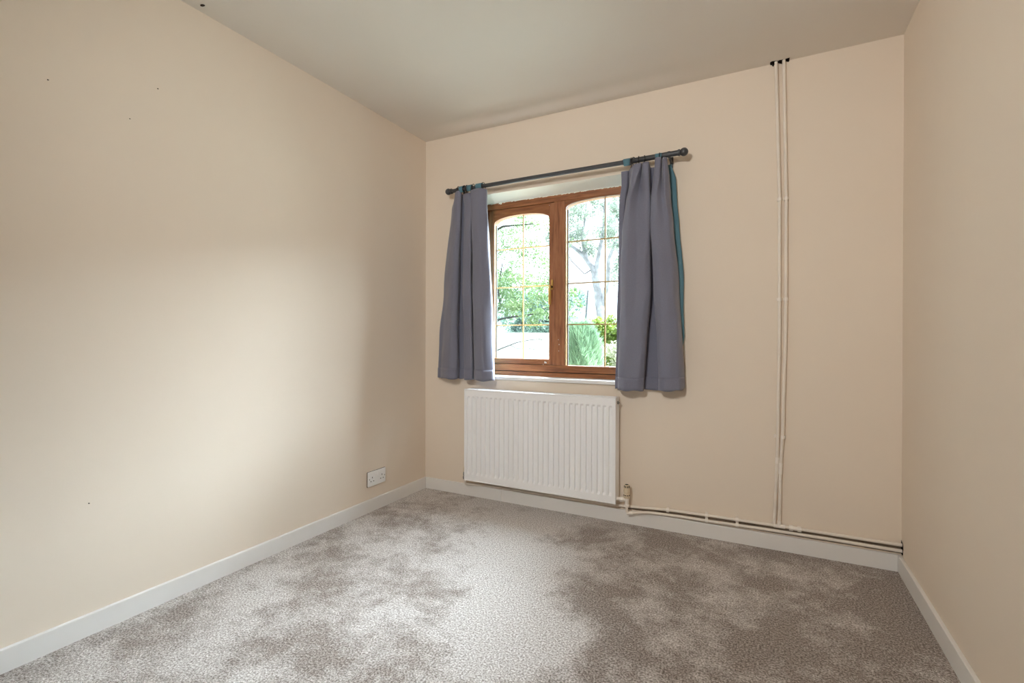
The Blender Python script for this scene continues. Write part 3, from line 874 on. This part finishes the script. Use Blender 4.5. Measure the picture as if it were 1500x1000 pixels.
def tab(x0, x1, zlow, parent, slack=0.004):
    """lining strip looped over the rod and down to the curtain heading"""
    pts = [(RY + 0.016, zlow + 0.01)]
    for k in range(9):
        a = PI * k / 8
        pts.append((RY + (0.0136 + slack) * math.cos(a), RZ + (0.0136 + slack) * math.sin(a)))
    pts.append((RY - 0.014, zlow))
    v = [(x + (0.004 if i in (0, len(pts) - 1) else 0) * (1 if x == x0 else -1), y, z) for i, (y, z) in enumerate(pts) for x in (x0, x1)]
    f = [(2 * i, 2 * i + 1, 2 * i + 3, 2 * i + 2) for i in range(len(pts) - 1)]
    o = MB().add(v, f).build('loop_tab', M['teal'], parent, smooth=True)
    sm = o.modifiers.new('thickness', 'SOLIDIFY'); sm.thickness = 0.0015
def ring(x, parent, tilt=0.0):
    mb = MB().torus((x, RY, RZ - 0.004), (1, tilt, 0), 0.0225, 0.0021, 20, 6)
    mb.tube([(x, RY - 0.004, RZ - 0.024), (x + 0.003, RY - 0.008, RZ - 0.032), (x - 0.002, RY - 0.010, RZ - 0.038)], 0.0013, 6)
    mb.build('curtain_ring', M['ring'], parent, smooth=True)

ca = empty('curtain', (0.40, -0.08, 0.772))
tag(ca, 'narrower grey curtain bunched on the side nearest the corner', 'curtain', 'grey curtains')
SA = curtain_surface(CURTAIN_A, [-.03, -.006, 0, -.003, -.016, -.016, -.022, -.022, -.016, -.008, -.004, -.012, -.014], seed=2)
sheet('cloth', SA, M['grey'], ca, 0.0022)
hem(SA, ca)
def lining(S, parent, left_in, right_out):
    """loose lining hanging flat behind the folds; right_out(z) lets it stand out past the leading edge"""
    rows = []
    for r in S:
        z = r[:, 2].mean()
        if z < 0.812: break
        x0, x1 = r[:, 0].min() + left_in, r[:, 0].max() + right_out(z)
        u = np.linspace(0, 1, 24)
        rows.append(np.stack([x0 + (x1 - x0) * u, -0.021 + 0.003 * np.sin(u * 17 + z * 3), z - 0.004 + 0 * u], 1))
    return sheet('lining', np.array(rows), M['teal'], parent, 0.001)
lining(SA, ca, 0.012, lambda z: -0.05)
for x0, x1 in ((0.336, 0.371), (0.395, 0.430), (0.462, 0.507)):
    tab(x0, x1, 1.978, ca)
for x, t in ((0.326, 0.2), (0.373, -0.15), (0.391, 0.2), (0.441, 0.1), (0.514, -0.1)):
    ring(x, ca, t)

cb = empty('curtain', (1.54, -0.08, 0.757))
tag(cb, 'wider grey curtain with a strip of teal lining along one edge', 'curtain', 'grey curtains')
SB = curtain_surface(CURTAIN_B, [-.032, -.028, -.026, -.012, -.010, -.024, -.010, -.008, -.026, -.026, .003, .003, -.008, .002, .0, -.012], seed=5, edge_lift=0.022)
sheet('cloth', SB, M['grey'], cb, 0.0022)
hem(SB, cb)
lining(SB, cb, 0.02, lambda z: float(np.interp(z, [0.75, 0.95, 1.05, 1.4, 1.9, 2.0], [-0.03, -0.012, 0.010, 0.025, 0.028, 0.006])))
for x0, x1 in ((1.408, 1.445), (1.578, 1.612)):
    tab(x0, x1, 1.978, cb)
for x, t in ((1.449, 0.2), (1.464, -0.3), (1.490, 0.1), (1.519, 0.35), (1.600, 0.1)):
    ring(x, cb, t)

# ================================================================= outside
M['grass'] = leaf_mat('lawn', srgb(104, 108, 98), srgb(128, 132, 120), 0.0)
M['leaf_a'] = leaf_mat('leaf_green', srgb(78, 102, 66), srgb(108, 128, 82), 0.3)
M['leaf_b'] = leaf_mat('leaf_bluegreen', srgb(104, 116, 106), srgb(132, 142, 126), 0.35)
M['leaf_c'] = leaf_mat('leaf_yellowgreen', srgb(88, 108, 40), srgb(122, 138, 60), 0.35)
M['leaf_d'] = leaf_mat('leaf_cream_variegated', srgb(108, 116, 90), srgb(168, 166, 142), 0.3)
M['leaf_e'] = leaf_mat('leaf_far_green', srgb(100, 126, 120), srgb(126, 150, 132), 0.35)
M['needle'] = leaf_mat('conifer_needles', srgb(92, 122, 96), srgb(142, 168, 132), 0.3)
M['bark'] = plain('grey_bark', srgb(66, 63, 60), 0.9, 0.2, 0, 0.25, 8)
M['birch'] = plain('pale_birch_bark', srgb(146, 146, 150), 0.85, 0.2, 0, 0.25, 5)
M['render'] = plain('matt_white', srgb(226, 226, 226), 0.8, 0.2, 0, 0.02, 3)  # plain matt white for the unidentified slab
M['post'] = plain('grey_post', srgb(88, 92, 96), 0.6, 0.3, 0, 0.1, 10)

GZ = -0.25
gr = struct(MB().add([(-60, T, GZ), (60, T, GZ), (60, 90, GZ), (-60, 90, GZ)], [(0, 1, 2, 3)]).build('garden_ground', M['grass']))
tag(gr, 'grassy garden ground outside the window', 'ground')

def leaves(blobs, size, seed, flat=0.0, aspect=1.7):
    """leaf quads scattered in ellipsoid clumps: blobs are (x, y, z, rx, ry, rz, count)"""
    r = np.random.RandomState(seed)
    V, n = [], 0
    for (x, y, z, rx, ry, rz, c) in blobs:
        d = r.normal(size=(c, 3)); d /= np.linalg.norm(d, axis=1)[:, None]
        p = d * (r.rand(c, 1) ** 0.5) * np.array([rx, ry, rz]) + np.array([x, y, z])
        a = r.normal(size=(c, 3)); a[:, 2] *= (1 - flat); a /= np.linalg.norm(a, axis=1)[:, None]
        b = np.cross(a, r.normal(size=(c, 3))); b /= np.linalg.norm(b, axis=1)[:, None]
        s = size * (0.6 + 0.8 * r.rand(c, 1))
        nn = np.cross(a, b) * s * 0.18
        V.append(np.stack([p - a * s * aspect / 2, p + b * s / 2 + nn, p + a * s * aspect / 2, p - b * s / 2 + nn], 1))
    V = np.concatenate(V).reshape(-1, 3)
    k = len(V) // 4
    me = bpy.data.meshes.new('foliage')
    me.vertices.add(len(V)); me.vertices.foreach_set('co', V.ravel())
    me.loops.add(k * 4); me.loops.foreach_set('vertex_index', np.arange(k * 4, dtype=np.int32))
    me.polygons.add(k); me.polygons.foreach_set('loop_start', np.arange(0, k * 4, 4, dtype=np.int32))
    me.polygons.foreach_set('loop_total', np.full(k, 4, dtype=np.int32))
    me.update(calc_edges=True)
    return me
def foliage(parent, blobs, size, seed, mat, **kw):
    o = link('foliage', leaves(blobs, size, seed, **kw), mat, parent)
    o['kind'] = 'stuff'
    return o
def scatter(n, box, rad, cnt, seed):
    r = random.Random(seed)
    return [(r.uniform(*box[0]), r.uniform(*box[1]), r.uniform(*box[2]), rad * r.uniform(0.6, 1.3), rad * r.uniform(0.6, 1.3), rad * r.uniform(0.5, 1.0), cnt) for _ in range(n)]
def limb(parent, pts, r0, r1, mat, name='branch'):
    n = len(pts)
    return MB().tube(pts, [r0 + (r1 - r0) * i / (n - 1) for i in range(n)], 8).build(name, mat, parent, smooth=True)

# birch seen through the fixed light
bt = empty('birch_tree', (-2.9, 14, GZ))
tag(bt, 'pale forked birch tree seen through the wide right pane', 'tree')
limb(bt, [(-2.88, 14, GZ), (-2.962, 14, 1.448), (-3.088, 14, 2.123), (-3.164, 14, 2.728), (-3.266, 14, 3.216)], 0.20, 0.14, M['birch'], 'trunk')
limb(bt, [(-3.25, 14, 3.15), (-3.367, 14, 3.536), (-3.699, 14, 3.998), (-4.088, 14.1, 4.323), (-4.5, 14.2, 4.56), (-5.2, 14.3, 4.9)], 0.12, 0.03, M['birch'])
limb(bt, [(-3.60, 14, 3.87), (-3.778, 14, 4.714), (-3.677, 14, 5.071), (-3.6, 14, 5.9)], 0.08, 0.02, M['birch'])
limb(bt, [(-3.26, 14, 3.2), (-3.193, 14, 3.694), (-3.07, 14, 4.287), (-2.973, 14, 4.878), (-2.9, 14, 6.2)], 0.11, 0.03, M['birch'])
limb(bt, [(-3.0, 14, 2.2), (-2.80, 13.9, 2.9), (-2.75, 13.9, 3.783), (-2.509, 13.9, 4.358), (-2.1, 13.9, 5.0)], 0.10, 0.03, M['birch'])
limb(bt, [(-3.35, 14, 3.5), (-3.60, 13.8, 3.3), (-4.0, 13.6, 3.75), (-4.2, 13.6, 4.1)], 0.022, 0.010, M['bark'])
foliage(bt, scatter(64, ((-4.9, -2.1), (13.0, 15.2), (4.5, 6.6)), 0.34, 190, 21) + scatter(12, ((-2.6, -1.9), (13.4, 14.5), (2.4, 4.4)), 0.35, 190, 22) + scatter(14, ((-4.6, -3.2), (13.4, 14.5), (4.0, 5.0)), 0.25, 90, 24), 0.046, 23, M['leaf_b'])

# big tree behind the opening light
lt = empty('broadleaf_tree', (-6.3, 9, GZ))
tag(lt, 'light green leafy tree filling the left pane', 'tree')
limb(lt, [(-6.3, 9, GZ), (-6.1, 9, 1.2), (-6.2, 9, 3.2), (-5.9, 9, 5.5)], 0.20, 0.10, M['bark'], 'trunk')
limb(lt, [(-6.1, 9, 1.1), (-4.6, 8.3, 1.35), (-3.704, 8, 1.528), (-3.378, 8, 1.565), (-3.098, 8, 1.585), (-2.824, 8, 1.629), (-2.556, 8, 1.754)], 0.034, 0.012, M['bark'])
limb(lt, [(-4.5, 8.3, 1.35), (-3.958, 8, 1.618), (-3.802, 8, 1.837), (-3.861, 8, 2.2), (-3.75, 8, 2.9)], 0.04, 0.012, M['bark'])
limb(lt, [(-6.2, 9, 3.0), (-5.0, 8.6, 3.6), (-3.9, 8.3, 3.9), (-2.9, 8, 3.8)], 0.06, 0.012, M['bark'])
limb(lt, [(-6.0, 9, 4.6), (-4.6, 8.5, 4.9), (-3.4, 8.2, 4.6)], 0.05, 0.012, M['bark'])
foliage(lt, scatter(80, ((-5.2, -2.75), (7.6, 10.0), (2.4, 5.2)), 0.30, 130, 31) + scatter(26, ((-3.9, -2.6), (7.6, 9.0), (1.45, 2.5)), 0.26, 150, 32) + scatter(16, ((-4.6, -3.6), (8.0, 9.4), (1.4, 2.3)), 0.30, 140, 33), 0.036, 34, M['leaf_a'])

# darker blue-green tree further off
ft = empty('distant_tree', (-7.6, 20, GZ))
tag(ft, 'hazy blue-green tree far behind the low white slab', 'tree')
limb(ft, [(-7.6, 20, GZ), (-7.6, 20, 2.0), (-7.5, 20, 3.4)], 0.25, 0.15, M['bark'], 'trunk')
foliage(ft, scatter(60, ((-9.8, -6.0), (19, 21), (0.9, 3.3)), 0.55, 260, 41), 0.085, 42, M['leaf_e'])
ft2 = empty('distant_tree', (-3.4, 22, GZ))
tag(ft2, 'hazy blue-green tree far behind the birch trunk', 'tree')
limb(ft2, [(-3.4, 22, GZ), (-3.4, 22, 1.5), (-3.3, 22, 3.0)], 0.22, 0.12, M['bark'], 'trunk')
foliage(ft2, scatter(40, ((-4.4, -1.5), (21, 23), (1.0, 3.4)), 0.5, 260, 43), 0.085, 44, M['leaf_e'])

# low white slab with a gently falling top, an unidentified shape
poly = [(-7.5, GZ), (-2.2, GZ), (-2.2, 0.95), (-2.7, 1.04), (-3.0, 1.10), (-3.34, 1.18), (-4.0, 1.195), (-4.75, 1.193), (-6.0, 1.15), (-7.5, 1.05)]
gw = MB().prism(poly, 9.9, 10.15).build('white_slab', M['render'])
tag(gw, 'bright white slab, unidentified, low in the left pane', 'wall')

# bare branch in front of it
br = empty('garden_shrub', (-1.45, 3, GZ))
tag(br, 'thin bare twigs with few leaves in front of the low white slab', 'shrub')
limb(br, [(-1.55, 3, GZ), (-1.40, 3, 0.5), (-1.148, 3, 0.853), (-1.033, 3, 0.900), (-0.899, 3, 0.947), (-0.808, 3, 0.979), (-0.629, 3, 1.012), (-0.483, 3, 1.026), (-0.387, 3, 1.004)], 0.012, 0.003, M['bark'], 'stem')
limb(br, [(-0.90, 3, 0.945), (-0.807, 3, 0.898), (-0.658, 3, 0.896), (-0.54, 3, 0.90)], 0.005, 0.002, M['bark'])
limb(br, [(-1.033, 3, 0.90), (-1.02, 3, 1.0), (-1.06, 3, 1.08)], 0.003, 0.0015, M['bark'])
foliage(br, [(-0.60, 3, 0.90, 0.10, 0.06, 0.06, 34), (-0.49, 3, 1.035, 0.06, 0.05, 0.03, 12), (-0.46, 3, 0.93, 0.10, 0.06, 0.08, 26), (-0.42, 3.1, 0.80, 0.09, 0.06, 0.12, 40), (-0.70, 3.1, 0.80, 0.05, 0.05, 0.08, 14)], 0.020, 51, M['leaf_b'])

# conifer bush low in the right pane
def conifer(cx, cy, rx, top, n, seed):
    r = np.random.RandomState(seed)
    hgt = top - GZ
    u = r.rand(n); ang = r.rand(n) * 2 * PI
    z = GZ + hgt * u
    env = np.sqrt(np.clip(1 - (np.clip(u - 0.45, 0, 1) / 0.58) ** 2, 0, 1)) * (0.82 + 0.12 * np.sin(ang * 5 + u * 9) + 0.10 * np.sin(ang * 13 + u * 31))
    rad = rx * env * (0.72 + 0.30 * r.rand(n))
    base = np.stack([cx + rad * np.cos(ang), cy + rad * np.sin(ang), z], 1)
    d = np.stack([0.45 * np.cos(ang) + 0.35 * r.normal(size=n), 0.45 * np.sin(ang) + 0.35 * r.normal(size=n), 1.0 + 0.2 * r.normal(size=n)], 1)
    d /= np.linalg.norm(d, axis=1)[:, None]
    s = np.cross(d, r.normal(size=(n, 3))); s /= np.linalg.norm(s, axis=1)[:, None]
    L = (0.06 + 0.09 * r.rand(n))[:, None]
    V = np.stack([base - s * 0.007, base + s * 0.007, base + d * L], 1).reshape(-1, 3)
    return mesh_of('foliage', V.tolist(), [(3 * i, 3 * i + 1, 3 * i + 2) for i in range(n)])
cf = empty('conifer_bush', (-0.27, 4.0, GZ))
tag(cf, 'feathery blue-green conifer bush low in the right pane', 'bush')
o = link('foliage', conifer(-0.27, 4.0, 0.34, 1.22, 26000, 61), M['needle'], cf); o['kind'] = 'stuff'
limb(cf, [(-0.27, 4.0, GZ), (-0.27, 4.0, 0.4), (-0.26, 4.0, 0.9)], 0.04, 0.015, M['bark'], 'stem')

hd_ = empty('garden_shrub', (-1.3, 8.2, GZ))
tag(hd_, 'bright yellow-green shrub behind the conifer bush', 'shrub')
foliage(hd_, scatter(48, ((-1.95, -0.5), (7.8, 8.6), (0.3, 1.5)), 0.24, 260, 71), 0.045, 72, M['leaf_c'])
limb(hd_, [(-1.3, 8.2, GZ), (-1.25, 8.2, 0.5), (-1.2, 8.2, 1.1)], 0.04, 0.02, M['bark'], 'stem')
cs = empty('garden_shrub', (0.02, 5.2, GZ))
tag(cs, 'cream variegated shrub right of the conifer bush', 'shrub')
foliage(cs, scatter(18, ((-0.22, 0.4), (5.0, 5.6), (0.2, 1.0)), 0.18, 130, 73), 0.036, 74, M['leaf_d'])
limb(cs, [(0.02, 5.2, GZ), (0.03, 5.2, 0.3), (0.05, 5.2, 0.7)], 0.03, 0.01, M['bark'], 'stem')
sm_ = empty('garden_shrub', (-1.6, 7.0, GZ))
tag(sm_, 'sparse sapling beside the mullion, left of the leaning post', 'shrub')
limb(sm_, [(-1.75, 7.0, GZ), (-1.72, 7.0, 0.8), (-1.68, 7.0, 1.9)], 0.02, 0.006, M['bark'], 'stem')
foliage(sm_, scatter(14, ((-1.86, -1.35), (6.8, 7.3), (1.3, 2.1)), 0.14, 26, 75), 0.045, 76, M['leaf_a'])

po = MB().tube([(-1.99, 9, GZ), (-1.925, 9, 1.193), (-1.848, 9, 2.235)], [0.035, 0.032, 0.022], 10).build('garden_post', M['post'], smooth=True)
tag(po, 'thin dark leaning post between the shrubs outside', 'post')
